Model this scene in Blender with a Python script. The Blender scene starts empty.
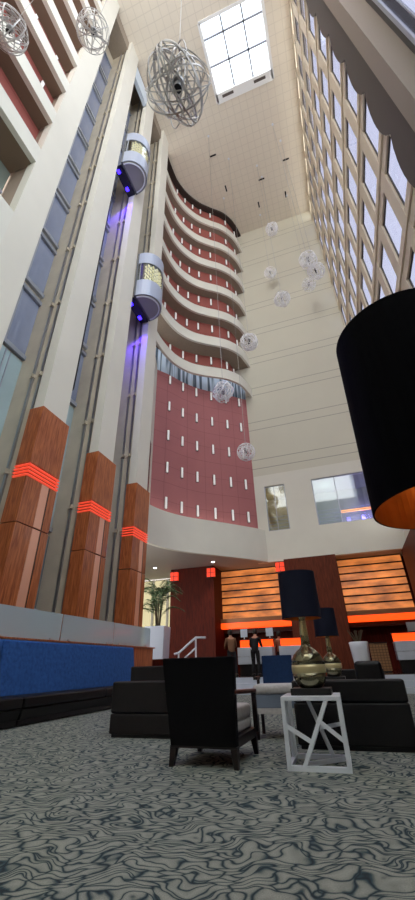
import bpy, bmesh, math, random
from mathutils import Vector, Matrix, Euler
random.seed(7)
PI = math.pi
SC = bpy.context.scene
COL = SC.collection

# ------------------------------------------------------------------ camera
cam_d = bpy.data.cameras.new('camera')
cam = bpy.data.objects.new('camera', cam_d); COL.objects.link(cam)
SC.camera = cam
cam_d.sensor_fit = 'VERTICAL'; cam_d.sensor_height = 36.0
cam_d.lens = 36.0 * 372.9 / 900.0
cam_d.clip_start = 0.05; cam_d.clip_end = 300
def _cam(tilt=30.1, roll=-1.61, yaw=18.17, h=0.85):
    t, r, y = (math.radians(a) for a in (tilt, roll, yaw))
    f0 = Vector((-math.sin(y), math.cos(y), 0)); r0 = Vector((math.cos(y), math.sin(y), 0)); z = Vector((0, 0, 1))
    F = f0*math.cos(t) + z*math.sin(t); U0 = z*math.cos(t) - f0*math.sin(t)
    U = U0*math.cos(r) - r0*math.sin(r); R = r0*math.cos(r) + U0*math.sin(r)
    m = Matrix((R, U, -F)).transposed().to_4x4(); m.translation = (0, 0, h)
    return m
cam.matrix_world = _cam()

# ------------------------------------------------------------------ world, exposure
w = bpy.data.worlds.new('sky'); SC.world = w; w.use_nodes = True
wn = w.node_tree.nodes; wl = w.node_tree.links
bg = wn['Background']; bg.inputs['Color'].default_value = (0.96, 0.965, 0.96, 1); bg.inputs['Strength'].default_value = 3.3
SC.view_settings.view_transform = 'Standard'; SC.view_settings.look = 'None'
SC.view_settings.exposure = 0.36; SC.view_settings.gamma = 1.0; SC.view_settings.use_curve_mapping = False

# ------------------------------------------------------------------ materials
def lin(c): return tuple(((v/255)/12.92 if v/255 <= .04045 else ((v/255+.055)/1.055)**2.4) for v in c)
MATS = {}
def mat(name, rgb, rough=.6, metal=0., noise=0., nscale=6., emit=None, es=0., spec=.5, coat=0., bump=0.):
    if name in MATS: return MATS[name]
    m = bpy.data.materials.new(name); m.use_nodes = True; MATS[name] = m
    n, l = m.node_tree.nodes, m.node_tree.links
    b = n['Principled BSDF']; c = lin(rgb)
    b.inputs['Base Color'].default_value = (*c, 1); b.inputs['Roughness'].default_value = rough
    b.inputs['Metallic'].default_value = metal; b.inputs['Specular IOR Level'].default_value = spec
    b.inputs['Coat Weight'].default_value = coat
    if noise or bump:
        tc = n.new('ShaderNodeTexCoord'); t = n.new('ShaderNodeTexNoise'); t.inputs['Scale'].default_value = nscale
        t.inputs['Detail'].default_value = 5
        l.new(tc.outputs['Object'], t.inputs['Vector'])
        if noise:
            r = n.new('ShaderNodeValToRGB'); k = noise
            r.color_ramp.elements[0].position = .3; r.color_ramp.elements[1].position = .7
            r.color_ramp.elements[0].color = (*[v*(1-k) for v in c], 1); r.color_ramp.elements[1].color = (*[min(1, v*(1+k)) for v in c], 1)
            l.new(t.outputs['Fac'], r.inputs['Fac']); l.new(r.outputs['Color'], b.inputs['Base Color'])
        if bump:
            bp = n.new('ShaderNodeBump'); bp.inputs['Strength'].default_value = bump; bp.inputs['Distance'].default_value = .01
            l.new(t.outputs['Fac'], bp.inputs['Height']); l.new(bp.outputs['Normal'], b.inputs['Normal'])
    if emit:
        b.inputs['Emission Color'].default_value = (*lin(emit), 1); b.inputs['Emission Strength'].default_value = es
    return m
def glass(name, tint, gloss=.08, rough=.02, refl=.7):
    m = bpy.data.materials.new(name); m.use_nodes = True; MATS[name] = m
    n, l = m.node_tree.nodes, m.node_tree.links; n.remove(n['Principled BSDF'])
    t = n.new('ShaderNodeBsdfTransparent'); t.inputs[0].default_value = (*tint, 1)
    g = n.new('ShaderNodeBsdfGlossy'); g.inputs['Roughness'].default_value = rough
    lw = n.new('ShaderNodeLayerWeight'); lw.inputs['Blend'].default_value = .5
    f = n.new('ShaderNodeMath'); f.operation = 'POWER'; f.inputs[1].default_value = 5; l.new(lw.outputs['Facing'], f.inputs[0])
    a = n.new('ShaderNodeMath'); a.operation = 'MULTIPLY_ADD'; a.inputs[1].default_value = refl; a.inputs[2].default_value = gloss
    mx = n.new('ShaderNodeMixShader'); l.new(f.outputs[0], a.inputs[0]); l.new(a.outputs[0], mx.inputs[0])
    l.new(t.outputs[0], mx.inputs[1]); l.new(g.outputs[0], mx.inputs[2]); l.new(mx.outputs[0], n['Material Output'].inputs[0])
    return m
def milky_glass(name):
    m = glass(name, (.75, .82, .86), .12, .08); n, l = m.node_tree.nodes, m.node_tree.links
    d = n.new('ShaderNodeBsdfDiffuse'); d.inputs[0].default_value = (.72, .84, .88, 1); mx = n.new('ShaderNodeMixShader'); mx.inputs[0].default_value = .5  # pale diffuse share stands in for the milky reflections on the glass
    o = n['Material Output']; src = o.inputs[0].links[0].from_socket; l.new(src, mx.inputs[1]); l.new(d.outputs[0], mx.inputs[2]); l.new(mx.outputs[0], o.inputs[0]); return m
def wood(name, dark, light, rough=.35, scale=1.0, coat=.1, spec=.35):
    m = bpy.data.materials.new(name); m.use_nodes = True; MATS[name] = m
    n, l = m.node_tree.nodes, m.node_tree.links; b = n['Principled BSDF']
    tc = n.new('ShaderNodeTexCoord'); mp = n.new('ShaderNodeMapping'); mp.inputs['Scale'].default_value = (14*scale, 14*scale, 1.1*scale)
    t = n.new('ShaderNodeTexNoise'); t.inputs['Scale'].default_value = 1.6; t.inputs['Detail'].default_value = 7; t.inputs['Distortion'].default_value = .6
    r = n.new('ShaderNodeValToRGB'); r.color_ramp.elements[0].position = .3; r.color_ramp.elements[1].position = .72
    r.color_ramp.elements[0].color = (*lin(dark), 1); r.color_ramp.elements[1].color = (*lin(light), 1)
    l.new(tc.outputs['Object'], mp.inputs[0]); l.new(mp.outputs[0], t.inputs['Vector']); l.new(t.outputs['Fac'], r.inputs[0]); l.new(r.outputs[0], b.inputs['Base Color'])
    b.inputs['Roughness'].default_value = rough; b.inputs['Coat Weight'].default_value = coat; b.inputs['Specular IOR Level'].default_value = spec
    return m
def lines(name, rgb, line_rgb, specs, rough=.7, noise=.04):
    """plain surface with thin joint lines; specs = (axis, period, offset, width)"""
    m = bpy.data.materials.new(name); m.use_nodes = True; MATS[name] = m
    n, l = m.node_tree.nodes, m.node_tree.links; b = n['Principled BSDF']; b.inputs['Roughness'].default_value = rough
    tc = n.new('ShaderNodeTexCoord'); s = n.new('ShaderNodeSeparateXYZ'); l.new(tc.outputs['Object'], s.inputs[0])
    acc = None
    for ax, per, off, wd in specs:
        a = n.new('ShaderNodeMath'); a.operation = 'SUBTRACT'; l.new(s.outputs[ax], a.inputs[0]); a.inputs[1].default_value = off - 100*per
        d = n.new('ShaderNodeMath'); d.operation = 'MODULO'; l.new(a.outputs[0], d.inputs[0]); d.inputs[1].default_value = per
        c = n.new('ShaderNodeMath'); c.operation = 'LESS_THAN'; l.new(d.outputs[0], c.inputs[0]); c.inputs[1].default_value = wd
        if acc is None: acc = c
        else:
            x = n.new('ShaderNodeMath'); x.operation = 'MAXIMUM'; l.new(acc.outputs[0], x.inputs[0]); l.new(c.outputs[0], x.inputs[1]); acc = x
    t = n.new('ShaderNodeTexNoise'); t.inputs['Scale'].default_value = .6; t.inputs['Detail'].default_value = 6
    l.new(tc.outputs['Object'], t.inputs['Vector'])
    r = n.new('ShaderNodeValToRGB'); c = lin(rgb)
    r.color_ramp.elements[0].color = (*[v*(1-noise) for v in c], 1); r.color_ramp.elements[1].color = (*[min(1, v*(1+noise)) for v in c], 1)
    l.new(t.outputs['Fac'], r.inputs[0])
    mx = n.new('ShaderNodeMix'); mx.data_type = 'RGBA'; l.new(acc.outputs[0], mx.inputs[0]); l.new(r.outputs[0], mx.inputs[6]); mx.inputs[7].default_value = (*lin(line_rgb), 1)
    l.new(mx.outputs[2], b.inputs['Base Color'])
    return m
def carpet():
    m = bpy.data.materials.new('carpet'); m.use_nodes = True; MATS['carpet'] = m
    n, l = m.node_tree.nodes, m.node_tree.links; b = n['Principled BSDF']; b.inputs['Roughness'].default_value = .95; b.inputs['Specular IOR Level'].default_value = .1
    tc = n.new('ShaderNodeTexCoord'); mp = n.new('ShaderNodeMapping'); mp.inputs['Rotation'].default_value = (0, 0, -.3)
    mp.inputs['Scale'].default_value = (1.0, 1.0, 1)
    l.new(tc.outputs['Object'], mp.inputs[0])
    # leaf shaped strokes: long cells bent by a slow noise, dark between them
    ns = n.new('ShaderNodeTexNoise'); ns.inputs['Scale'].default_value = 3.6; ns.inputs['Detail'].default_value = 1.5; l.new(mp.outputs[0], ns.inputs['Vector'])
    sub = n.new('ShaderNodeVectorMath'); sub.operation = 'SUBTRACT'; sub.inputs[1].default_value = (.5, .5, .5); l.new(ns.outputs['Color'], sub.inputs[0])
    sc_ = n.new('ShaderNodeVectorMath'); sc_.operation = 'MULTIPLY'; sc_.inputs[1].default_value = (.42, .6, 0); l.new(sub.outputs[0], sc_.inputs[0])
    ad = n.new('ShaderNodeVectorMath'); l.new(mp.outputs[0], ad.inputs[0]); l.new(sc_.outputs[0], ad.inputs[1])
    m2 = n.new('ShaderNodeMapping'); m2.inputs['Scale'].default_value = (6.2, 20, 1); l.new(ad.outputs[0], m2.inputs[0])
    vo = n.new('ShaderNodeTexVoronoi'); vo.voronoi_dimensions = '2D'; vo.feature = 'DISTANCE_TO_EDGE'; vo.inputs['Scale'].default_value = 1.0; l.new(m2.outputs[0], vo.inputs['Vector'])
    r = n.new('ShaderNodeValToRGB'); e = r.color_ramp.elements
    e[0].position = .01; e[0].color = (*lin((50, 58, 62)), 1)
    e[1].position = .045; e[1].color = (*lin((60, 78, 84)), 1)
    for p, c in ((.08, (98, 106, 102)), (.15, (138, 141, 131)), (.4, (156, 157, 146))):
        x = e.new(p); x.color = (*lin(c), 1)
    l.new(vo.outputs['Distance'], r.inputs[0])
    f = n.new('ShaderNodeTexNoise'); f.inputs['Scale'].default_value = 160; l.new(tc.outputs['Object'], f.inputs['Vector'])
    mx = n.new('ShaderNodeMix'); mx.data_type = 'RGBA'; mx.blend_type = 'OVERLAY'; mx.inputs[0].default_value = .45
    l.new(r.outputs[0], mx.inputs[6]); l.new(f.outputs['Fac'], mx.inputs[7]); l.new(mx.outputs[2], b.inputs['Base Color'])
    return m
def slat_glow():
    m = bpy.data.materials.new('backlit_slat'); m.use_nodes = True; MATS['backlit_slat'] = m
    n, l = m.node_tree.nodes, m.node_tree.links; b = n['Principled BSDF']; b.inputs['Roughness'].default_value = .4
    tc = n.new('ShaderNodeTexCoord'); mp = n.new('ShaderNodeMapping'); mp.inputs['Scale'].default_value = (.6, 1, 1.6)
    t = n.new('ShaderNodeTexNoise'); t.inputs['Scale'].default_value = 1.1; t.inputs['Detail'].default_value = 4
    r = n.new('ShaderNodeValToRGB'); e = r.color_ramp.elements
    e[0].position = .3; e[0].color = (*lin((104, 58, 34)), 1); e[1].position = .72; e[1].color = (*lin((200, 118, 58)), 1)
    l.new(tc.outputs['Object'], mp.inputs[0]); l.new(mp.outputs[0], t.inputs['Vector']); l.new(t.outputs['Fac'], r.inputs[0])
    l.new(r.outputs[0], b.inputs['Base Color']); l.new(r.outputs[0], b.inputs['Emission Color']); b.inputs['Emission Strength'].default_value = 1.1
    return m
def curtain_glass():
    m = bpy.data.materials.new('clerestory_glass'); m.use_nodes = True; MATS['clerestory_glass'] = m
    n, l = m.node_tree.nodes, m.node_tree.links; b = n['Principled BSDF']; b.inputs['Roughness'].default_value = .12
    tc = n.new('ShaderNodeTexCoord'); mp = n.new('ShaderNodeMapping'); mp.inputs['Scale'].default_value = (3, 3, .15)
    t = n.new('ShaderNodeTexNoise'); t.inputs['Scale'].default_value = 1.4
    r = n.new('ShaderNodeValToRGB'); e = r.color_ramp.elements
    e[0].position = .42; e[0].color = (*lin((84, 100, 116)), 1); e[1].position = .56; e[1].color = (*lin((196, 214, 232)), 1)
    l.new(tc.outputs['Object'], mp.inputs[0]); l.new(mp.outputs[0], t.inputs['Vector']); l.new(t.outputs['Fac'], r.inputs[0]); l.new(r.outputs[0], b.inputs['Base Color'])
    return m

CREAM = mat('cream_paint', (224, 221, 208), .75, noise=.03, nscale=.7)
FIN = mat('fin_paint', (224, 219, 205), .7, noise=.03, nscale=.5)
BACKW = lines('cream_panel_wall', (210, 206, 188), (158, 153, 140), [(2, 3.45, 13.6, .05), (2, 3.45, 14.35, .05)])
CEIL = lines('ceiling_tile', (224, 214, 197), (214, 204, 188), [(0, .62, 0, .055), (1, .62, 0, .055)], .9)
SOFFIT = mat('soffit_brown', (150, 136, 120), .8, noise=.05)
CONC = mat('shaft_concrete', (206, 194, 172), .7, noise=.08, nscale=1.2)
REDW = lines('brick_red_hazed', (178, 112, 112), (152, 90, 92), [(2, 1.24, 0.0, .03), (0, .95, 0, .02)], .75, .1)  # paler and pinker than the gallery red: haze put into the colour
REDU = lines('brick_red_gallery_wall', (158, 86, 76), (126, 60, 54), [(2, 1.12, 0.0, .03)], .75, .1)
MULL = mat('mullion_grey', (168, 172, 182), .4, .3)
PIER = mat('pier_taupe', (222, 210, 188), .75, noise=.04, nscale=.8)
SKYG = glass('clear_pane', (.86, .9, .95), .04)
WING = glass('tinted_pane', (.41, .42, .49), .02, .02, .25)
LOBG = mat('lobby_glazing', (150, 158, 182), .1, 0., noise=.25, nscale=.35, spec=.9)
TEALG = mat('teal_glazing', (186, 208, 212), .12, 0., noise=.1, nscale=.4, spec=.8)
DARKG = mat('dark_glazing', (128, 138, 142), .1, spec=.8)
BARRG = glass('barrier_glass', (.80, .86, .88), .12, .04)
GARDG = glass('garden_pane', (.46, .43, .33), .05, .02, .4)
MILKY = milky_glass('milky_barrier_glass')
WOODC = wood('cherry_column_wood', (134, 66, 36), (204, 120, 70))
WOODR = wood('dark_red_wood', (58, 18, 10), (92, 30, 16), .6, 1.0, 0, .12)
WOODB = wood('brown_wood', (80, 36, 22), (116, 56, 36), .55, 1.0, 0, .15)
BLACK = mat('black_fabric', (13, 12, 14), .85, noise=.2, nscale=60, spec=.2)
LEATH = mat('black_leather', (15, 14, 15), .5, noise=.15, nscale=8, spec=.35)
BROWNL = mat('charcoal_leather', (31, 26, 25), .55, noise=.15, nscale=8, spec=.3)
ESPR = mat('espresso_wood', (26, 16, 13), .4, spec=.4)
ARMW = wood('armrest_wood', (70, 30, 18), (104, 48, 28), .3)
BLUE = mat('blue_velvet', (50, 90, 154), .85, noise=.22, nscale=14, spec=.2)
NAVY = mat('navy_fabric', (26, 48, 84), .85, noise=.12, nscale=30, spec=.2)
LINEN = mat('light_linen', (198, 193, 190), .9, noise=.1, nscale=25, spec=.2)
WHITEM = mat('white_lacquer', (226, 230, 236), .35)
WHITEP = mat('white_planter', (206, 214, 228), .45)
MARBLE = mat('white_marble', (200, 206, 214), .3, noise=.06, nscale=2)
GRANITE = mat('dark_granite', (44, 38, 38), .12, noise=.2, nscale=5, spec=.6)
SHADE = mat('black_lampshade', (4, 4, 7), .85, spec=.05)
SHADEN = mat('navy_lampshade', (22, 26, 44), .75, spec=.2)
GOLD = mat('gold_lining', (170, 104, 44), .35, .75, noise=.25, nscale=9)
GILT = mat('mercury_glass_gold', (186, 168, 124), .12, .85, noise=.12, nscale=10)
GILTD = mat('mercury_glass_smoke', (122, 116, 92), .1, .85, noise=.2, nscale=14)
CREAMB = mat('pale_gold_band', (206, 190, 142), .3, .35)
STEEL = mat('brushed_steel', (170, 170, 170), .3, .9)
RING = mat('silver_wire', (196, 192, 188), .4, .35)
RINGW = mat('sparkle_wire', (250, 250, 250), .3, .2)  # whiter copy of the silver wire, sparkle of the far globes put into its colour
DARK = mat('black_metal', (14, 14, 15), .4)
CABM = mat('cab_shell', (168, 176, 196), .35, .25)
CABU = mat('cab_underside', (150, 148, 146), .6)
RED_GLOW = mat('red_light_strip', (200, 80, 60), .4, emit=(255, 84, 55), es=.5)
AMBER = mat('amber_light_panel', (220, 90, 20), .4, emit=(255, 72, 14), es=1.15)
SCON = mat('sconce_white', (240, 238, 236), .5, emit=(255, 250, 245), es=.18)
SCONB = mat('sconce_edge', (60, 30, 34), .5)
BLUEL = mat('blue_led', (40, 30, 255), .4, emit=(50, 30, 255), es=5)
WLED = mat('white_led', (255, 255, 255), .4, emit=(235, 240, 255), es=6)
REDBOX = mat('red_light_box', (220, 60, 40), .4, emit=(255, 66, 34), es=.7)
SLAT = slat_glow(); CLER = curtain_glass(); CARPET = carpet()
DUSK = mat('interior_grey', (150, 152, 142), .7, noise=.2, nscale=1.5)
LEAF = mat('palm_leaf', (74, 98, 60), .6, noise=.3, nscale=6)
BARK = mat('palm_stem', (84, 70, 46), .8)
SKIN = mat('skin', (186, 130, 104), .6)
CLOTHB = mat('black_clothing', (14, 13, 16), .85)
CLOTHT = mat('tan_clothing', (120, 84, 60), .85)
CLOTHG = mat('charcoal_trousers', (30, 30, 36), .85)
HAIR = mat('dark_hair', (26, 18, 14), .6)
PAPER = mat('artwork_tan', (200, 170, 132), .6, noise=.3, nscale=3)
WICK = lines('woven_cabinet', (150, 108, 66), (92, 60, 34), [(0, .12, 0, .02), (2, .1, 0, .02)], .6, .15)

# ------------------------------------------------------------------ mesh helpers
class MB:
    def __init__(s): s.v = []; s.f = []; s.mi = []
    def add(s, vs, fs, mi=0):
        o = len(s.v); s.v += [tuple(p) for p in vs]; s.f += [tuple(i+o for i in f) for f in fs]; s.mi += [mi]*len(fs); return s
    def box(s, x0, x1, y0, y1, z0, z1, mi=0, M=None):
        vs = [Vector((x, y, z)) for z in (z0, z1) for y in (y0, y1) for x in (x0, x1)]
        if M: vs = [M @ p for p in vs]
        return s.add(vs, [(0, 2, 3, 1), (4, 5, 7, 6), (0, 1, 5, 4), (2, 6, 7, 3), (0, 4, 6, 2), (1, 3, 7, 5)], mi)
    def hexa(s, b, t, mi=0):
        """four bottom points, four top points, same winding"""
        return s.add(list(b)+list(t), [(3, 2, 1, 0), (4, 5, 6, 7)]+[(i, (i+1) % 4, 4+(i+1) % 4, 4+i) for i in range(4)], mi)
    def bar(s, a, b, w, h=None, up=(0, 0, 1), mi=0):
        a, b = Vector(a), Vector(b); d = (b-a).normalized(); up = Vector(up)
        if abs(d.dot(up)) > .98: up = Vector((0, 1, 0))
        sx = d.cross(up).normalized(); sy = sx.cross(d); h = h or w
        q = [(-1, -1), (1, -1), (1, 1), (-1, 1)]
        return s.hexa([a+sx*i*w/2+sy*j*h/2 for i, j in q], [b+sx*i*w/2+sy*j*h/2 for i, j in q], mi)
    def tube(s, pts, r, n=8, closed=False, mi=0, rs=None):
        pts = [Vector(p) for p in pts]; k = len(pts); rings = []
        prev = None
        for i, p in enumerate(pts):
            if closed: d = pts[(i+1) % k]-pts[i-1]
            else: d = pts[min(i+1, k-1)]-pts[max(i-1, 0)]
            d.normalize()
            if prev is None:
                u = Vector((0, 0, 1)) if abs(d.z) < .9 else Vector((1, 0, 0)); a = d.cross(u).normalized()
            else: a = (prev-d*prev.dot(d)).normalized()
            prev = a; b = d.cross(a); rr = rs[i] if rs else r
            rings.append([p+(a*math.cos(2*PI*j/n)+b*math.sin(2*PI*j/n))*rr for j in range(n)])
        vs = [q for g in rings for q in g]; fs = []
        for i in range(k if closed else k-1):
            for j in range(n):
                fs.append((i*n+j, i*n+(j+1) % n, ((i+1) % k)*n+(j+1) % n, ((i+1) % k)*n+j))
        if not closed: fs += [tuple(range(n-1, -1, -1)), tuple((k-1)*n+j for j in range(n))]
        return s.add(vs, fs, mi)
    def lathe(s, prof, c=(0, 0, 0), n=32, mi=0, caps=True):
        vs = []; fs = []; k = len(prof)
        for r, z in prof:
            for j in range(n): vs.append((c[0]+r*math.cos(2*PI*j/n), c[1]+r*math.sin(2*PI*j/n), c[2]+z))
        for i in range(k-1):
            for j in range(n): fs.append((i*n+j, i*n+(j+1) % n, (i+1)*n+(j+1) % n, (i+1)*n+j))
        if caps: fs += [tuple(range(n-1, -1, -1)), tuple((k-1)*n+j for j in range(n))]
        return s.add(vs, fs, mi)
    def prism(s, poly, z0, z1, mi=0):
        k = len(poly); vs = [(x, y, z0) for x, y in poly]+[(x, y, z1) for x, y in poly]
        return s.add(vs, [tuple(range(k-1, -1, -1)), tuple(range(k, 2*k))]+[(i, (i+1) % k, k+(i+1) % k, k+i) for i in range(k)], mi)
    def strip(s, A, B, z0, z1, mi=0):
        """wall between plan curves A and B (same length), z0..z1"""
        k = len(A); vs = [(*p, z0) for p in A]+[(*p, z1) for p in A]+[(*p, z0) for p in B]+[(*p, z1) for p in B]; fs = []
        for i in range(k-1):
            fs += [(i, i+1, k+i+1, k+i), (2*k+i+1, 2*k+i, 3*k+i, 3*k+i+1), (k+i, k+i+1, 3*k+i+1, 3*k+i), (i+1, i, 2*k+i, 2*k+i+1)]
        fs += [(0, k, 3*k, 2*k), (k-1, 3*k-1, 4*k-1, 2*k-1)]
        return s.add(vs, fs, mi)
    def build(s, name, m, parent=None, smooth=False, bevel=0., seg=2, loc=None):
        me = bpy.data.meshes.new(name); me.from_pydata(s.v, [], s.f)
        for x in (m if isinstance(m, (list, tuple)) else [m]): me.materials.append(x)
        me.polygons.foreach_set('material_index', s.mi)
        b = bmesh.new(); b.from_mesh(me); bmesh.ops.recalc_face_normals(b, faces=b.faces); b.to_mesh(me); b.free()
        if smooth: me.polygons.foreach_set('use_smooth', [True]*len(me.polygons))
        me.update()
        o = bpy.data.objects.new(name, me); COL.objects.link(o)
        if parent: o.parent = parent
        if loc: o.location = loc
        if bevel:
            md = o.modifiers.new('bevel', 'BEVEL'); md.width = bevel; md.segments = seg; md.limit_method = 'ANGLE'
            for p in me.polygons: p.use_smooth = True
            wn_ = o.modifiers.new('wn', 'WEIGHTED_NORMAL'); wn_.keep_sharp = True
        return o
def tag(o, label, cat, group=None):
    o['label'] = label; o['category'] = cat
    if group: o['group'] = group
    return o
def thing(name, label, cat, loc, rz=0, group=None):
    o = bpy.data.objects.new(name, None); COL.objects.link(o); o.empty_display_size = .1
    o.location = loc; o.rotation_euler = (0, 0, rz); return tag(o, label, cat, group)
def struct(o): o['kind'] = 'structure'; return o
def S(name, mb, m, **k): return struct(mb.build(name, m, **k))
def B(*a): return MB().box(*a)
def dup(root, loc, rz=None, label=None):
    r = root.copy(); COL.objects.link(r); r.location = loc
    if rz is not None: r.rotation_euler = (0, 0, rz)
    if label: r['label'] = label
    for ch in list(root.children):
        c = ch.copy(); COL.objects.link(c); c.parent = r
        for g in list(ch.children):
            d = g.copy(); COL.objects.link(d); d.parent = c
    return r
def catmull(P, n=6):
    out = []; Q = [P[0]]+list(P)+[P[-1]]
    for i in range(1, len(Q)-2):
        p0, p1, p2, p3 = Q[i-1:i+3]
        for k in range(n):
            t = k/n
            out.append(tuple(.5*((2*b)+(-a+c)*t+(2*a-5*b+4*c-d)*t*t+(-a+3*b-3*c+d)*t**3) for a, b, c, d in zip(p0, p1, p2, p3)))
    out.append(tuple(P[-1])); return out
def offset(C, d):
    out = []
    for i, p in enumerate(C):
        a, b = C[max(i-1, 0)], C[min(i+1, len(C)-1)]
        dx, dy = b[0]-a[0], b[1]-a[1]; L = math.hypot(dx, dy) or 1
        out.append((p[0]-dy/L*d, p[1]+dx/L*d))
    return out
ORD = ['first', 'second', 'third', 'fourth', 'fifth', 'sixth', 'seventh', 'eighth', 'ninth', 'tenth', 'eleventh', 'twelfth']
WIN = [0]
def window(loc, parts):
    """a window of the building: Empty + parts (name, MB, material)"""
    WIN[0] += 1
    o = bpy.data.objects.new('window_%d' % WIN[0], None); COL.objects.link(o); o.location = loc; o.empty_display_size = .1; struct(o)
    for nm, mb, m in parts: mb.build(nm, m, o)
    return o
TRIM = [0]
def trim(mb, m, **k):
    TRIM[0] += 1; return S('trim_%d' % TRIM[0], mb, m, **k)

HC = 43.8      # ceiling height
# ================================================================== SETTING
S('floor', B(-9.2, 9.0, -8, 14.3, -.2, 0), CARPET)
# raised lobby floor and its marble steps
S('lobby_floor', MB().box(-16.2, 9.0, 15.0, 27.6, -.2, .46).box(-16.2, -6.62, 14.3, 15.0, -.2, .46), GRANITE)
st = MB()
for i in range(3): st.box(-6.6, 9.0, 14.3+.33*i, 15.02, (0 if i == 0 else .155*i), .155*(i+1)+(.01 if i == 2 else 0))
S('lobby_steps', st, MARBLE)
# ceiling with the skylight opening
SX0, SX1, SY0, SY1 = -2.42, 2.52, 8.05, 13.05
c = MB(); X0, X1, Y0, Y1 = -12.5, 5.4, -8, 26.2
c.box(X0, SX0, Y0, Y1, HC, HC+.4).box(SX1, X1, Y0, Y1, HC, HC+.4).box(SX0, SX1, Y0, SY0, HC, HC+.4).box(SX0, SX1, SY1, Y1, HC, HC+.4)
S('ceiling', c, CEIL)
WH = mat('skylight_white', (238, 238, 236), .6)
cu = MB().box(SX0-.1, SX0+.12, SY0, SY1, HC-.05, HC+1.1).box(SX1-.12, SX1+.1, SY0, SY1, HC-.05, HC+1.1).box(SX0, SX1, SY0-.1, SY0+.1, HC-.05, HC+1.1).box(SX0, SX1, SY1-.6, SY1+.1, HC-.05, HC+1.1)
fr = MB()
for x in (-.72, .92): fr.box(x-.06, x+.06, SY0, SY1-.6, HC+.25, HC+.42)
for y in (9.12, 10.76): fr.box(SX0, SX1, y-.06, y+.06, HC+.25, HC+.42)
sl = MB()
for x in (-1.4, 1.4): sl.box(x-.5, x+.5, SY1-.42, SY1-.22, HC-.06, HC-.04)
window((0, 0, 0), [('curb', cu, WH), ('mullions', fr, MULL), ('pane', B(SX0, SX1, SY0, SY1-.6, HC+.32, HC+.35), SKYG), ('slot', sl, mat('slot_dark', (92, 84, 78), .8))])
# ceiling air slots
for i, (x, y, r) in enumerate([(-4.04, 16.6, 0), (2.62, 19.3, 0), (0.0, 20.2, 0), (-3.67, 19.8, 1), (-.78, 22.5, 1), (2.12, 22.45, 1)]):
    nm = 'dark air slot in the tiled ceiling, ' + ['left of the hanging globes, nearest the elevators', 'crosswise, closest to the right window wall', 'crosswise, in the middle of the ceiling', 'lengthwise, beside the curved gallery', 'lengthwise, middle, nearest the back wall', 'lengthwise, right, nearest the back wall'][i]
    v = thing('ceiling_vent', nm, 'vent', (x, y, HC), PI/2*r, 'air slots in the ceiling')
    B(-.3, .3, -.07, .07, -.03, 0).build('frame', DARK, v); MB().box(-.26, .26, -.045, -.01, -.04, -.03).box(-.26, .26, .01, .045, -.04, -.03).build('louver', DARK, v)

# ---- back wall with two interior windows, mezzanine fascia below
bw = MB(); YB = 25.0
WZ0, WZ1 = 8.75, 12.1
bw.box(-6.2, 4.6, YB, YB+.35, WZ1+.9, HC); S('wall_back', bw, BACKW); bw = MB()
bw.box(-4.9, 4.6, YB, YB+.35, WZ1, WZ1+.9).box(-4.9, -3.95, YB, YB+.35, WZ0, WZ1).box(-4.9, 4.6, YB, YB+.35, 6.7, WZ0)
bw.box(-2.48, -.6, YB, YB+.35, WZ0, WZ1).box(3.4, 4.6, YB, YB+.35, WZ0, WZ1)
S('wall_back_lower', bw, CREAM)
# rooms seen through those windows
for x0, x1, tint in ((-3.95, -2.48, (184, 172, 138)), (-.6, 3.4, (150, 156, 148))):
    rm = MB().box(x0-.3, x1+.3, YB+3, YB+3.1, WZ0-.1, WZ1+.4).box(x0-.3, x1+.3, YB+.35, YB+3, WZ0-.2, WZ0-.02).box(x0-.3, x1+.3, YB+.35, YB+3, WZ1+.05, WZ1+.3).box(x0-.4, x0-.3, YB+.35, YB+3, WZ0, WZ1).box(x1+.3, x1+.4, YB+.35, YB+3, WZ0, WZ1)
    S('wall_room', rm, mat('room_%d' % tint[2], tint, .7, noise=.15, nscale=.8))
    m = MB().box(x0, x1, YB+.1, YB+.16, WZ0, WZ0+.06).box(x0, x1, YB+.1, YB+.16, WZ1-.06, WZ1).box(x0, x0+.06, YB+.1, YB+.16, WZ0, WZ1).box(x1-.06, x1, YB+.1, YB+.16, WZ0, WZ1)
    if x1 > 0: m.box(.9, .96, YB+.1, YB+.16, WZ0, WZ1)
    else: m.box(-3.3, -3.26, YB+.1, YB+.16, WZ0, WZ1)
    rl = MB()
    for z in (.25, .5, .75, 1.0): rl.box(x0, x1, YB+.2, YB+.23, WZ0+z, WZ0+z+.035)
    window((0, 0, 0), [('frame', m, MULL), ('pane', B(x0, x1, YB+.12, YB+.14, WZ0, WZ1), BARRG), ('railing', rl, MULL)])
def light(nm, typ, loc, col, e, size=.3, rot=None, **k):
    d = bpy.data.lights.new(nm, typ); d.color = col; d.energy = e
    if typ == 'AREA': d.size = size
    elif typ == 'POINT': d.shadow_soft_size = size
    for a, v in k.items(): setattr(d, a, v)
    o = bpy.data.objects.new(nm, d); COL.objects.link(o); o.location = loc
    if rot: o.rotation_euler = rot
    return o
light('room_lamp', 'POINT', (-3.2, 26.8, 11.4), (1, .85, .6), 18)
light('room_lamp', 'POINT', (.3, 26.6, 11.4), (.9, 1, .9), 26)
light('room_lamp', 'POINT', (2.6, 27, 9.6), (.45, .35, 1), 120)
b_ = tag(B(1.0, 3.2, 26.9, 27.0, 10.05, 10.2).build('light_bar', mat('orange_bar', (255, 150, 70), .4, emit=(255, 150, 80), es=2)), 'orange light bar glowing in the room behind the right upper back window', 'lamp')
for i, x in enumerate((1.35, 2.35)):
    tag(B(x, x+.22, 27.55, 27.62, 8.95, 9.85).build('violet_lamp', mat('violet_panel', (130, 120, 255), .4, emit=(120, 110, 255), es=3)), 'upright violet light panel glowing behind the right upper back window, ' + ('left one', 'right one')[i], 'lamp', 'violet light panels')

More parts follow.
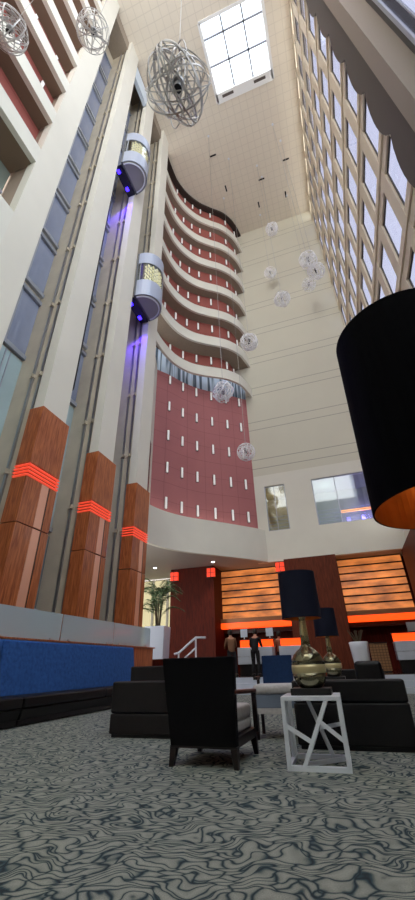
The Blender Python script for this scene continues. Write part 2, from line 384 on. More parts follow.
# ---- mezzanine: curved fascia, slab, downlights
MZ = catmull([(-9.5, 15.6), (-9.42, 16.8), (-9.3, 18.0), (-8.85, 19.3), (-8.0, 20.6), (-6.6, 22.1), (-5.3, 23.55), (-4.55, 24.45), (-4.2, 25.0)])
S('mezzanine_fascia', MB().strip(MZ, offset(MZ, .25), 6.7, 8.85), CREAM)
slab = offset(MZ, .08)+[(4.6, 25.0), (9.0, 25.0), (9.0, 27.6), (-16.2, 27.6), (-16.2, 15.6)]
S('mezzanine_soffit', MB().prism(slab, 6.72, 6.95), mat('lobby_soffit', (176, 168, 160), .8))
for i, (x, y) in enumerate([(-11.66, 23.4), (-7.53, 23.44)]):
    d = thing('downlight', 'small recessed downlight in the lobby soffit ' + ('above the potted palm', 'in front of the amber slats')[i], 'lamp', (x, y, 6.72), 0, 'soffit downlights')
    MB().lathe([(.16, -.02), (.16, 0)], n=16).build('trim_ring', WHITEM, d); MB().lathe([(.11, -.03), (.11, -.015)], n=16).build('lens', WLED, d)
    light('downlight_lamp', 'SPOT', (x, y, 6.6), (1, .85, .7), 150, spot_size=1.6, spot_blend=.6)

# ---- curved red wall and galleries
TOPC = catmull([(-8.15, 15.0), (-8.16, 16.35), (-8.05, 17.58), (-7.57, 18.88), (-6.74, 20.12), (-5.76, 21.04), (-4.73, 21.91), (-3.99, 22.99), (-3.62, 24.06), (-3.45, 25.0)])
LOWC = catmull([(-8.8, 15.0), (-8.89, 16.63), (-8.81, 17.88), (-8.51, 19.1), (-7.87, 20.17), (-7.05, 20.89), (-6.15, 21.46), (-5.27, 22.12), (-4.48, 23.27), (-4.09, 25.0)])
def scurve(z):
    t = max(0, min(1, (z-20.35)/(43.8-20.35))); return [tuple(a+(b-a)*t for a, b in zip(p, q)) for p, q in zip(LOWC, TOPC)]
RW = catmull([(-10.9, 14.4), (-10.7, 16.6), (-10.3, 18.5), (-9.4, 19.9), (-8.8, 21.0), (-8.05, 22.0), (-7.1, 22.9), (-6.1, 23.7), (-5.2, 24.5), (-4.5, 25.15)])
RWL = RW[12:]
S('wall_red', MB().strip(RWL, offset(RWL, .2), 8.85, 20.25), REDW)
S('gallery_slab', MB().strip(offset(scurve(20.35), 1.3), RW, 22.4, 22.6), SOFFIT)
S('wall_clerestory', MB().strip(RW, offset(RW, .12), 20.25, 22.5), CLER)
GZ = [20.35+3.35*k for k in range(7)]
def GD(z): return .9-.45*(z-20.35)/20.1 if z > 21 else 1.3
for k, z in enumerate(GZ):
    C_ = scurve(z)
    S('gallery_parapet', MB().strip(C_, offset(C_, .18), z, z+.95), CREAM)
    D_ = GD(z); W_ = offset(C_, D_)
    if k == 0: S('wall_gallery', MB().strip(W_, offset(C_, D_+.15), 22.4, 23.72), REDU)
    if k > 0:
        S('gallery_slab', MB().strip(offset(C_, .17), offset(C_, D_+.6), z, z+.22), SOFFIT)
        S('wall_gallery', MB().strip(W_, offset(C_, D_+.15), z+.22, min(HC, z+3.36)), REDU)
C_ = scurve(HC)
S('gallery_top_gap', MB().strip(C_, offset(C_, .5), HC-.3, HC), mat('gap_shade', (52, 40, 34), .8))  # dark strip painted in for the shaded slab gap under the ceiling
S('gallery_top_soffit', MB().strip(offset(C_, .45), offset(C_, 1.2), HC-.2, HC-.02), SOFFIT)
# cream return wall beside the third fin
fb = [(-8.3, 14.35), (-9.45, 17.4), (-10.12, 19.25)]
S('wall_return', MB().strip(fb, offset(fb, .25), 8.8, 20.3), CREAM)
fbp = [(-8.98, 16.2), (-9.62, 17.95)]
S('door_1', MB().strip(offset(fbp, -.02), offset(fbp, .02), 8.85, 13.0), WOODB)

# sconces
def sconce(P, ang, label, group, h=.78):
    s = thing('wall_sconce', label, 'lamp', P, ang, group)
    return s
sc0 = thing('wall_sconce', '', 'lamp', (0, 0, 0), 0, 'tall wall sconces'); sc0['label'] = 'x'
B(-.09, .09, -.05, .0, 0, .8).build('backplate', SCONB, sc0)
B(-.075, .055, -.13, -.05, .02, .78).build('diffuser', SCON, sc0)
B(.055, .085, -.11, -.05, .0, .8).build('edge', SCONB, sc0)
first = True
def near_on(C, p):
    best = None
    for i in range(len(C)-1):
        a, b = Vector(C[i]), Vector(C[i+1]); t = max(0, min(1, (Vector(p)-a).dot(b-a)/(b-a).length_squared)); q = a+(b-a)*t
        d = (q-Vector(p)).length
        if best is None or d < best[0]: best = (d, q, math.atan2((b-a).y, (b-a).x))
    return best[1], best[2]
SPTS = [(-9.4, 19.9), (-8.8, 21.0), (-8.05, 22.0), (-7.1, 22.9), (-6.1, 23.7), (-5.2, 24.5)]
for r, z in enumerate((9.35, 11.85, 14.35, 16.85, 19.3)):
    for i, p in enumerate(SPTS):
        q, a = near_on(RWL, p)
        lab = 'white upright sconce on the tall red wall, %s row from bottom, %s from left' % (ORD[r], ORD[i])
        if first: s_ = sc0; s_.location = (q.x, q.y, z); s_.rotation_euler = (0, 0, a); s_['label'] = lab; first = False
        else: dup(sc0, (q.x, q.y, z), a, lab)
UP = [(-10.2, 18.6)]+SPTS
for k, z in enumerate(GZ[1:]):
    fl = ORD[len(GZ[1:])-k-1]
    for i, p in enumerate(UP):
        q, a = near_on(offset(scurve(z), GD(z)), p)
        o = dup(sc0, (q.x, q.y, z+2.3), a, 'white wall light on red wall of curved gallery, %s gallery from top, %s from left' % (fl, ORD[i])); o['group'] = 'gallery wall lights'
for i, p in enumerate(UP):
    q, a = near_on(offset(scurve(GZ[0]), 1.3), p)
    o = dup(sc0, (q.x, q.y, GZ[0]+2.4), a, 'white wall light behind the lowest curved gallery parapet, %s from left' % ORD[i]); o['group'] = 'gallery wall lights'

# ---- left elevator wall: fins, shafts, glazing
XF = -7.7
FY = [4.25+2.98*k for k in range(4)]
for k, y in enumerate(FY):
    S('wall_fin', B(-8.07, XF, y, y+1.08, 0, HC), FIN)
    S('wall_shaft', B(-9.35, -8.07, y+.12, y+.96, 0, HC), CONC)
S('wall_shaft_back', B(-9.6, -9.32, 4.0, 14.6, 0, HC), CONC)
for k in range(3):
    y0, y1 = FY[k]+.96, FY[k+1]+.12
    S('wall_shaft_top', B(-9.32, XF-.25, y0, y1, HC-1.5, HC), SOFFIT)
    yc = (y0+y1)/2
    for i in range(10):
        z = 10.6+3.35*i
        if z+2.8 > HC-1.5: break
        p = MB().box(0, .03, y0-yc, y1-yc, .1, 2.75)
        f = MB().box(0, .14, y0-yc, y1-yc, -.12, .06).box(0, .14, y0-yc, y1-yc, 2.78, 2.96).box(0, .08, .1, .18, 0, 2.8)
        window((-9.31, yc, z), [('pane', p, LOBG), ('frame', f, MULL)])
    window((-9.31, yc, 5.2), [('pane', B(0, .03, y0-yc, y1-yc, 0, 5.2), TEALG), ('frame', MB().box(0, .1, y0-yc, y1-yc, -.15, 0).box(0, .06, .3, .34, 0, 5.2).box(0, .06, .5, .53, 0, 5.2), MULL)])
    window((-9.31, yc, .2), [('pane', B(0, .03, y0-yc, y1-yc, 0, 4.7), DARKG), ('frame', MB().box(0, .1, y0-yc, y1-yc, 2.2, 2.35), MULL)])
    # guide rails on the shaft side wall
    ys = FY[k+1]+.12
    for xr, nm in ((-8.55, 'inner'), (-8.22, 'outer')):
        g = thing('guide_rail', 'thin steel guide rail of the %s glass elevator shaft, %s rail' % (('left', 'middle', 'right')[k], nm), 'rail', (xr, ys, 0), 0, 'elevator guide rails')
        B(-.04, .04, -.07, 0, 0, HC-1.5).build('rail', STEEL, g)
        for j in range(11):
            MB().box(-.09, .09, -.1, 0, 2.2+3.6*j, 2.34+3.6*j).box(.02, .07, -.16, -.1, 2.2+3.6*j, 2.34+3.6*j).build('bracket', CONC, g)
trim(B(-8.0, XF-.02, 8.35, 10.15, 40.2, HC-1.5), mat('pale_panel', (206, 216, 226), .5))
# hanging travel cable loop in the middle shaft
tag(MB().tube([(-9.13, 9.3, 14.0), (-9.13, 9.3, 11.2)]+[(-9.13, 9.6-.3*math.cos(t*PI/8), 11.2-.35*math.sin(t*PI/8)) for t in range(1, 8)]+[(-9.13, 9.9, 11.2), (-9.13, 9.9, 26.0)], .03).build('travel_cable', DARK), 'black cable looping down under the upper elevator cab', 'cable')

# elevator cabs
def cab(loc, label):
    t = thing('elevator_cab', label, 'elevator', loc, 0, 'glass elevator cabs')
    n = 20; R = .93
    def half(r): return [(r*1.1*math.sin(PI*i/n), -r*math.cos(PI*i/n)) for i in range(n+1)]
    def wall(r, z0, z1, th=.04): return MB().strip(half(r), half(r-th), z0, z1)
    MB().prism(half(R-.02), 0, .1).build('floor_pan', CABU, t)
    MB().strip(half(R-.1), half(R-.16), -.06, .02).build('under_rim', WHITEM, t)
    wall(R, .0, 1.25).build('lower_shell', CABM, t, smooth=False)
    wall(R, 2.75, 3.7).build('upper_shell', CABM, t)
    MB().prism(half(R-.02), 3.6, 3.72).build('roof', CABM, t)
    wall(R-.03, 1.25, 2.75, .02).build('glass', glass('cab_glass', (.75, .8, .82), .1) if 'cab_glass' not in MATS else MATS['cab_glass'], t)
    B(-.12, 0, -R, R, 0, 3.7).build('back_wall', mat('cab_back', (96, 98, 104), .4, .2), t)
    # gold lattice panel inside, glow added to its colour so it shows
    l_ = MB(); H = half(R-.12)
    for i in range(3, 13):
        for j in range(9):
            if (i+j) % 2: continue
            x, y = H[i]; z = 1.3+.16*j
            l_.box(x-.05, x+.03, y-.065, y+.065, z, z+.12)
    l_.build('lattice_panel', mat('lattice_gold_glow', (228, 214, 168), .4, .1, emit=(250, 235, 190), es=.7), t)
    for i in (1, 14, 19):
        x, y = half(R)[i]; B(x-.03, x+.01, y-.02, y+.02, 1.25, 2.75).build('mullion', MULL, t)
    l2 = MB().box(-.5, -.35, -.7, -.5, -.2, -.1).box(-.5, -.35, .3, .5, -.2, -.1)
    MB().box(-.6, -.12, -.85, .85, -.1, 0).build('under_frame', DARK, t)
    l2.build('blue_lamp', BLUEL, t)
    light('cab_blue_lamp', 'SPOT', (loc[0]-.8, loc[1], loc[2]-.25), (.10, .03, 1), 330, rot=(0, -.1, 0), spot_size=2.0, spot_blend=.5)
    return t
cab((-7.5, 9.36, 26.5), 'upper half round glass elevator cab between the first two wood clad columns')
cab((-7.55, 12.25, 18.2), 'lower half round glass elevator cab beside the curved galleries')

# wood claddings on the fins
for k in range(1, 4):
    y = FY[k]
    t = thing('wood_column', 'cherry wood column cladding with red light bands, ' + ('nearest the camera', 'the middle one of three', 'farthest, beside the white fascia')[k-1], 'column', (XF, y+.54, 0), 0, 'wood clad elevator columns')
    w_ = .62
    MB().box(-.42, .1, -w_, w_, 0, 4.2).build('lower_panel', WOODC, t)
    MB().box(-.42, .1, -w_, w_, 4.23, 5.52).build('middle_panel', WOODC, t)
    MB().box(-.42, .1, -w_, w_, 5.95, 7.9).build('upper_panel', WOODC, t)
    MB().box(-.4, .05, -w_+.05, w_-.05, 5.52, 5.95).build('light_core', DARK, t)
    for j in range(4):
        z = 5.55+.105*j
        MB().box(-.42, .12, -w_-.02, w_+.02, z, z+.042).build('light_band', RED_GLOW, t)
    for z0, z1 in ((0, 4.19), (4.24, 5.5)):
        MB().box(.1, .12, -.02, .26, z0, z1).build('metal_strip', mat('copper_strip', (238, 176, 146), .35, .2), t)
        MB().box(.1, .105, .30, .33, z0, z1).build('groove', DARK, t)

# ---- left upper galleries (before the first fin)
for k in range(8):
    z = 17.0+3.35*k
    S('gallery_parapet', B(-7.9, XF, -8, 4.25, z, z+.95), CREAM)
    S('gallery_slab', B(-8.5 if k else -9.0, -7.9, -8, 4.25, z, z+.22), mat('gallery_soffit_shaded', (124, 104, 86), .85))  # darker copy of the soffit brown, shade put into the colour
S('wall_left_gallery', B(-8.7, -8.42, -8, 4.4, 17.2, HC), REDU)
S('wall_left_gallery_end', B(-9.6, -8.07, 4.3, 4.45, 13.6, HC), mat('gallery_end', (170, 150, 132), .8))
S('wall_left', B(-9.0, XF, -8, 4.25, 0, 13.6), CREAM)
window((-8.9, -2, 13.6), [('pane', B(0, .03, -6, 6.25, 0, 3.4), mat('left_clerestory', (134, 142, 132), .15)), ('frame', MB().box(0, .1, -6, 6.25, 1.9, 2.05).box(0, .1, 1, 1.1, 0, 3.4).box(0, .1, 4, 4.1, 0, 3.4), MULL)])
for k in range(1, 8):
    for i, y in enumerate((1.2, 2.6, 4.0)):
        o = dup(sc0, (-8.42, y-.4, 17.0+3.35*k+2.2), PI/2*1, 'white wall light in the upper left gallery, %s gallery from top, %s from left' % (ORD[7-k], ORD[i])); o['group'] = 'left gallery wall lights'

# ---- right window wall
XR = 4.37
LZ = [42.0-3.55*k for k in range(10)]
PY = [7.1+2.0*k for k in range(10)]
rw = MB()
for y in PY: rw.box(XR, XR+.16, y-.3, y+.3, 8.5, HC)
for z in LZ: rw.box(XR+.02, XR+.16, PY[0], 25.0, z-.55, z+.5)
rw.box(XR+.02, XR+.16, PY[0], 25.0, 43.2, HC)
S('wall_right', rw, PIER)
for z in LZ:
    trim(B(XR-.05, XR+.02, PY[0], 25.0, z-.1, z+.04), PIER)
for i in range(9):
    for j, z in enumerate(LZ[:-1]):
        y = PY[i]+1.0; zz = z-3.05; h = 3.05-.55
        f = MB().box(-.02, .02, -.7, .7, 0, .05).box(-.02, .02, -.7, .7, h-.05, h).box(-.02, .02, -.7, -.65, 0, h).box(-.02, .02, .65, .7, 0, h)
        window((XR+.11, y, zz), [('frame', f, mat('window_frame_dark', (70, 66, 62), .5)), ('pane', B(-.01, .01, -.66, .66, .05, h-.05), WING)])
S('wall_right_lower', B(XR-.1, XR+.8, 8.0, 25.4, 6.7, 8.5), CREAM)
S('wall_right_wood', B(3.95, 4.4, 15.5, 25.6, .46, 6.72), WOODB)
# near right tower: pier faces and scalloped return
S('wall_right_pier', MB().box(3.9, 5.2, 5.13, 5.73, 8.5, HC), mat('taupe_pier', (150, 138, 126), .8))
sca = []
for z in range(0, 11):
    z0 = 8.5+3.55*z
    for q in range(8):
        sca.append((7.05+.45*math.sin(PI*q/8)**.7, z0+3.55*q/8))
sca = [(y, min(zz, HC)) for y, zz in sca if zz < HC+3.4]
m = MB(); vs = []; n_ = len(sca)
for x in (4.2, 4.36):
    vs += [(x, 5.7, z) for y, z in sca]+[(x, y, z) for y, z in sca]
fs = []
for i in range(n_-1):
    fs += [(i, i+1, n_+i+1, n_+i), (2*n_+i+1, 2*n_+i, 3*n_+i, 3*n_+i+1), (n_+i, n_+i+1, 3*n_+i+1, 3*n_+i)]
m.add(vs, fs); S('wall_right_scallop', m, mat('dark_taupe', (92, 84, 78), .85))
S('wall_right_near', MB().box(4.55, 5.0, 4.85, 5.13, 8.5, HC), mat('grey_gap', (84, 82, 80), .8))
window((4.55, 4.0, 8.5), [('pane', B(0, .04, -1, .85, 0, 35), WING), ('frame', MB().box(-.06, .02, .78, .9, 0, 34).box(-.03, .02, .42, .46, 0, 34), MULL)])
S('wall_behind_light_block', B(-9, 9, -8.3, -8, 0, 23), CREAM)  # unseen wall added to block daylight from behind, height set for the light
S('wall_right_light_block', B(8.9, 9.2, -8, 27, 0, 8.5), CREAM)  # unseen wall added to keep side daylight off the lounge floor
S('wall_right_shelf', B(4.4, 9.2, -8, 25.4, 8.2, 8.5), SOFFIT)
window((4.55, -2.6, 8.5), [('pane', B(0, .04, -5.4, 5.55, 0, 35), SKYG), ('frame', MB().box(-.06, .05, 5.5, 5.6, 0, 35).box(-.06, .05, 1.8, 1.9, 0, 35).box(-.06, .05, -1.8, -1.7, 0, 35), MULL)])  # unseen glazing added to set the daylight coming from the right
# ---- ground level walls out in the lobby
S('wall_lobby_back', MB().box(-11.1, 9.0, 27.2, 27.4, .46, 6.72), WOODR)
S('wall_lobby_redwood', MB().box(-10.95, -7.85, 24.45, 24.75, .46, 6.72).box(-8.1, -7.85, 24.75, 27.2, .46, 6.72).box(-10.95, -10.7, 24.75, 27.2, .46, 6.72), WOODR)
S('wall_lobby_centre', MB().box(-3.15, .05, 24.7, 25.9, .46, 6.7), WOODB)
S('wall_lobby_left', MB().box(-16.2, -16.0, 15, 27.6, .46, 6.72), CREAM)
for i in range(4):
    y = 27.0; x = -15.3+1.2*i
    window((x, y, .46), [('pane', B(-.55, .55, 0, .03, 0, 6.2), GARDG), ('frame', MB().box(-.6, -.52, -.06, .06, 0, 6.2).box(.52, .6, -.06, .06, 0, 6.2).box(-.6, .6, -.06, .06, 2.4, 2.5), CREAM)])
S('wall_ledge', MB().box(-11.5, -6.62, 15.3, 18.6, .46, 1.12).box(-11.5, -6.62, 14.3, 15.3, .46, 1.12), WOODR)
S('wall_bench', MB().box(-6.98, -6.72, -3, 13.6, 0, 1.44), WOODC)
trim(B(-7.02, -6.66, -3, 13.65, 1.44, 1.475), WOODC)

# ================================================================== LOUNGE
# glass barrier on the half wall behind the bench
for i in range(5):
    y0 = 1.2+2.48*i
    g = thing('glass_barrier_panel', 'clear glass barrier panel behind the blue bench, ' + ['first, at the left edge', 'second from left', 'third from left', 'fourth from left', 'last one, toward the planter'][i], 'barrier', (-6.85, y0, 1.475), 0, 'glass barrier panels')
    B(-.008, .008, .02, 2.46, 0, .62).build('pane', MILKY, g)
    for y in (.3, 2.1): B(-.02, .02, y, y+.1, 0, .06).build('clamp', STEEL, g)
# blue bench
def bench(y0, y1, label):
    t = thing('bench', label, 'bench', (-6.2, (y0+y1)/2, 0), 0, 'blue benches along the glass'); h = (y1-y0)/2-.012
    MB().box(-.42, .36, -h, h, 0.02, .10).build('plinth', DARK, t)
    MB().hexa([(-.42, -h, .10), (.38, -h, .10), (.38, h, .10), (-.42, h, .10)], [(-.42, -h, .27), (.42, -h, .27), (.42, h, .27), (-.42, h, .27)]).build('base', LEATH, t, bevel=.015)
    n = max(1, round((y1-y0)/2.6)); dw = 2*h/n
    for i in range(n): B(-.30, .45, -h+dw*i+.008, -h+dw*(i+1)-.008, .275, .45).build('seat_cushion', LEATH, t, bevel=.035, seg=3)
    MB().hexa([(-.48, -h, .42), (-.22, -h, .42), (-.22, h, .42), (-.48, h, .42)], [(-.49, -h, 1.42), (-.33, -h, 1.42), (-.33, h, 1.42), (-.49, h, 1.42)]).build('backrest', BLUE, t, bevel=.045, seg=4)
    return t
bench(2.4, 6.56, 'near end of the long blue backed bench with black seat, cut by the left edge')
bench(6.58, 11.9, 'long blue velvet backed bench with black leather seat before the glass barrier')

# black armchair seen from behind
a = thing('armchair', 'black upholstered armchair seen from behind, light cushion, wooden armrests, beside white table', 'chair', (-1.56, 4.72, 0), -.03)
W2 = .368
MB().hexa([(-W2+.02, -.36, .16), (W2-.02, -.36, .16), (W2-.02, -.26, .16), (-W2+.02, -.26, .16)], [(-W2-.035, -.50, .935), (W2+.035, -.50, .935), (W2+.035, -.41, .935), (-W2-.035, -.41, .935)]).build('backrest', BLACK, a, bevel=.014, seg=2)
MB().box(-W2+.02, W2-.02, -.36, .44, .15, .24).build('seat_frame', ESPR, a, bevel=.01)
MB().box(-W2+.08, W2-.07, -.26, .46, .24, .335).build('seat_deck', LINEN, a, bevel=.03, seg=3)
MB().box(-W2+.08, W2-.07, -.26, .47, .335, .47).build('seat_cushion', LINEN, a, bevel=.045, seg=4)
MB().hexa([(-W2+.08, -.28, .46), (W2-.08, -.28, .46), (W2-.08, -.12, .46), (-W2+.08, -.12, .46)], [(-W2+.07, -.40, .88), (W2-.07, -.40, .88), (W2-.07, -.26, .88), (-W2+.07, -.26, .88)]).build('back_cushion', LINEN, a, bevel=.04, seg=3)
for s in (-1, 1):
    r = MB().bar((s*(W2-.01), -.42, .62), (s*(W2-.01), .40, .59), .07, .04)
    ar = r.build('armrest', ARMW, a, bevel=.012)
    MB().bar((s*(W2-.01), .38, .59), (s*(W2-.01), .41, .2), .05, .05, up=(0, 1, 0)).build('post', ESPR, ar, bevel=.006)
for s in (-1, 1):
    MB().hexa([(s*(W2-.03)-.022, -.36, 0), (s*(W2-.03)+.022, -.36, 0), (s*(W2-.03)+.022, -.315, 0), (s*(W2-.03)-.022, -.315, 0)], [(s*(W2-.05)-.035, -.35, .17), (s*(W2-.05)+.035, -.35, .17), (s*(W2-.05)+.035, -.27, .17), (s*(W2-.05)-.035, -.27, .17)]).build('leg', ESPR, a)
    MB().hexa([(s*(W2-.03)-.022, .40, 0), (s*(W2-.03)+.022, .40, 0), (s*(W2-.03)+.022, .44, 0), (s*(W2-.03)-.022, .44, 0)], [(s*(W2-.05)-.035, .36, .17), (s*(W2-.05)+.035, .36, .17), (s*(W2-.05)+.035, .44, .17), (s*(W2-.05)-.035, .44, .17)]).build('leg', ESPR, a)

# white open side tables
def side_table(loc, rz, label, h=.57):
    t = thing('side_table', label, 'table', loc, rz, 'white side tables'); s = .285; k = .02
    MB().box(-s, s, -s, s, h-.035, h).build('tabletop', WHITEM, t, bevel=.004)
    for sx, sy in ((-1, -1), (1, -1), (-1, 1), (1, 1)):
        MB().bar((sx*(s-k), sy*(s-k), 0), (sx*(s-k), sy*(s-k), h-.03), 2*k, 2*k, up=(0, 1, 0)).build('leg', WHITEM, t)
    for sy in (-1, 1):
        MB().bar((-s+k, sy*(s-k), k), (s-k, sy*(s-k), k), 2*k, 2*k).build('base_rail', WHITEM, t)
        MB().bar((sy*(s-k), -s+k, k), (sy*(s-k), s-k, k), 2*k, 2*k).build('base_rail', WHITEM, t)
    y = -s+k
    e = [((-.13, y, k), (.15, y, h-.03)), ((-s+k, y, .34), (-.03, y, .21)), ((.05, y, .38), (s-k, y, .22)), ((s-k, -.2, k), (s-k, .05, h-.03)), ((s-k, s-k, .3), (s-k, -.04, .3)),
         ((.12, -y, k), (-.08, -y, h-.03)), ((s-k, -y, .3), (.02, -y, .26)), ((-s+k, .15, k), (-s+k, -.12, h-.03)), ((-.12, -.1, k), (.24, .22, k))]
    for p, q in e: MB().bar(p, q, .036, .036, up=(0, .1, 1)).build('strut', WHITEM, t)
    return t
side_table((-.49, 4.72, 0), .03, 'white lacquered open frame side table with diagonal struts beside the black armchair')

def lamp(loc, label, shade=(.22, .212, .5), sm=SHADEN, sc=1.0, rz=0):
    t = thing('table_lamp', label, 'lamp', loc, rz, 'table lamps with gilt glass bodies')
    MB().box(-.2*sc, .2*sc, -.14*sc, .14*sc, 0, .06*sc).build('base_plate', DARK, t, bevel=.006)
    z = .06*sc
    def pr(P): return [(r*sc, z+q*sc) for r, q in P]
    MB().lathe(pr([(.105, 0), (.125, .012), (.15, .04), (.167, .085), (.174, .13)]), n=40).build('lower_body', GILTD, t, smooth=True)
    MB().lathe(pr([(.174, .13), (.178, .15), (.179, .18), (.176, .21)]), n=40).build('body_band', CREAMB, t, smooth=True)
    MB().lathe(pr([(.176, .21), (.166, .26), (.142, .305), (.105, .34), (.07, .365), (.053, .385), (.05, .40)]), n=40).build('upper_body', GILTD, t, smooth=True)
    MB().lathe([(.05*sc, z+.40*sc), (.045*sc, z+.5*sc), (.04*sc, z+.62*sc), (.036*sc, z+.66*sc), (.045*sc, z+.67*sc), (.045*sc, z+.69*sc)], n=32).build('neck', GILT, t, smooth=True)
    zs = z+.66*sc; r0, r1, h = shade
    n = 64; o = MB()
    for (ra, rb) in ((r0, r1),):
        vs = []; fs = []
        for r, zz in ((r0, zs), (r1, zs+h), (r1-.006, zs+h), (r0-.006, zs)):
            vs += [(r*math.cos(2*PI*j/n), r*math.sin(2*PI*j/n), zz) for j in range(n)]
        for i, mi in ((0, 0), (1, 0), (2, 1), (3, 0)):
            o.add(vs, [(i*n+j, i*n+(j+1) % n, ((i+1) % 4)*n+(j+1) % n, ((i+1) % 4)*n+j) for j in range(n)], mi)
    so = o.build('lamp_shade', [sm, GOLD], t, smooth=False)
    MB().tube([(0, 0, zs-.02), (0, 0, zs+h*.62)], .012).build('stem', GILT, so)
    hp = MB()
    for j in range(3): hp.tube([(0, 0, zs+h*.6), ((r1-.02)*math.cos(2*PI*j/3), (r1-.02)*math.sin(2*PI*j/3), zs+h*.6)], .005)
    hp.build('spider', DARK, so)
    MB().lathe([(.012, zs+h*.3), (.035, zs+h*.36), (.04, zs+h*.43), (.02, zs+h*.5)], n=16).build('bulb', mat('warm_bulb', (255, 220, 170), .4, emit=(255, 190, 120), es=3), so, smooth=True)
    return t, zs, h
l1, zs, h = lamp((-.48, 4.72, .57), 'gilt glass table lamp with navy drum shade on the white side table')
l2, zs, h = lamp((-.42, 8.4, .57), 'second gilt glass table lamp, farther back behind the first one')
side_table((-.42, 8.4, 0), 0, 'white open frame side table hidden behind the sofa, under the farther lamp')
# the near lamp at the right edge: same family, larger shade
side_table((.60, 1.40, 0), 0, 'white open frame side table just outside the right edge, under the near lamp')
l3, zs, h = lamp((.42, 1.352, .57), 'big black drum lampshade with gold lining, close by at the right edge', (.268, .246, .76), SHADE, 1.0, PI/2)
light('near_lamp_bulb', 'POINT', (.42, 1.352, .57+zs+.22), (1, .6, .26), 1.3, .04)

# black boxy sofas
def sofa(loc, rz, w, d, label, m, hb=.66, seam=.3, pillow=None):
    t = thing('lounge_sofa', label, 'sofa', loc, rz, 'boxy lounge sofas'); h = w/2
    MB().box(-h+.03, h-.03, .03, d-.03, 0, .04).build('plinth', DARK, t)
    MB().box(-h, h, 0, d, .04, seam).build('base', m, t, bevel=.018, seg=3)
    MB().box(-h, h, 0, .2, seam+.006, hb).build('backrest', m, t, bevel=.025, seg=3)
    for s in (-1, 1): MB().box(min(s*h, s*(h-.17)), max(s*h, s*(h-.17)), .205, d-.02, seam+.006, hb-.06).build('armrest', m, t, bevel=.025, seg=3)
    n = 1 if w < 1.3 else 2; dw = (w-.36)/n
    for i in range(n): MB().box(-h+.18+dw*i+.004, -h+.18+dw*(i+1)-.004, .21, d+.01, seam+.006, seam+.15).build('seat_cushion', m, t, bevel=.03, seg=3)
    if pillow:
        MB().box(*pillow).build('back_cushion', m, t, bevel=.05, seg=4)
    return t
sofa((-2.88, 5.85, 0), .0, 1.32, .85, 'charcoal leather boxy sofa seen from behind, left of the black armchair', BROWNL, .68, .28)
sofa((-3.62, 7.6, 0), .0, 1.2, .85, 'charcoal sofa farther back at the end of the blue bench', BROWNL, .88, .3)
sofa((-.15, 5.45, 0), .0, 1.28, .9, 'black leather sofa seen from behind at right, behind the white side table', LEATH, .67, .44, (.13, .45, .21, .38, .6, .86))
sofa((-.12, 9.7, 0), .0, 1.3, .85, 'farther black sofa in the right background near the white vase', LEATH, .72, .3)

# blue chair with pale seat
t = thing('armchair', 'low chair with navy back and pale seat between the armchair and gilt lamp', 'chair', (-1.12, 6.35, 0), .06)
MB().hexa([(-.22, .1, .5), (.22, .1, .5), (.22, .18, .5), (-.22, .18, .5)], [(-.23, .2, .97), (.23, .2, .97), (.23, .27, .97), (-.23, .27, .97)]).build('backrest', NAVY, t, bevel=.012)
MB().box(-.31, .30, -.35, .16, .5, .61).build('seat_cushion', LINEN, t, bevel=.04, seg=3)
MB().box(-.30, .29, -.33, .2, .34, .5).build('seat_base', mat('blue_grey_fabric', (120, 130, 146), .9), t, bevel=.015)
MB().box(-.31, .30, -.345, .2, .28, .34).build('seat_frame', LINEN, t)
for s in (-1, 1):
    MB().box(s*.31-.03, s*.31+.03, -.05, .26, .66, .70).build('armrest', ESPR, t, bevel=.006)
    for y in (-.31, .2): MB().bar((s*.28, y, 0), (s*.28, y, .28), .045, .045, up=(0, 1, 0)).build('leg', ESPR, t)
    MB().bar((s*.31, .22, .3), (s*.31, .22, .68), .04, .04, up=(0, 1, 0)).build('arm_post', ESPR, t)

# ================================================================== LOBBY
# planter with palm
t = thing('potted_palm', 'tall white square planter with a feathery green palm by the wood wall', 'plant', (-8.15, 16.9, 1.125), .1)
MB().hexa([(-.42, -.42, 0), (.42, -.42, 0), (.42, .42, 0), (-.42, .42, 0)], [(-.46, -.46, 1.32), (.46, -.46, 1.32), (.46, .46, 1.32), (-.46, .46, 1.32)]).build('planter', WHITEP, t, bevel=.015)
MB().lathe([(.4, 1.30), (.4, 1.335)], n=20).build('soil', mat('soil', (40, 30, 22), .95), t)
stm = MB()
for i in range(5):
    a = i*1.26; stm.tube([(.08*math.cos(a), .08*math.sin(a), 1.3), (.14*math.cos(a), .14*math.sin(a), 2.0), (.2*math.cos(a), .2*math.sin(a), 2.5)], .03, 6)
stm.build('stem', BARK, t, smooth=True)
rnd = random.Random(3)
for i in range(26):
    a = i*2.4; L = rnd.uniform(1.0, 1.7); up = rnd.uniform(.6, 1.7); z0 = rnd.uniform(1.6, 2.7)
    pts = []
    for q in range(9):
        u = q/8; r = .1+L*.75*u*(.6+.4*u); pts.append(Vector((r*math.cos(a), r*math.sin(a), z0+up*(1.6*u-1.25*u*u))))
    f = MB(); f.tube(pts, .01, 4)
    side = Vector((-math.sin(a), math.cos(a), 0))
    for q in range(1, 9):
        for m_ in (0, .5):
            if q == 8 and m_: continue
            p = pts[q] if not m_ else (pts[q]+pts[min(q+1, 8)])/2
            d = (pts[q]-pts[q-1]).normalized(); ln = .42*(1-.55*q/8)
            for s in (-1, 1):
                tip = p+side*s*ln*.8+d*ln*.55+Vector((0, 0, -.12*ln/.4)); mid = (p+tip)/2+d*.025+Vector((0, 0, .03)); m2 = (p+tip)/2-d*.025+Vector((0, 0, .03))
                f.add([p, mid, tip, m2], [(0, 1, 2, 3)])
    f.build('frond', LEAF, t)
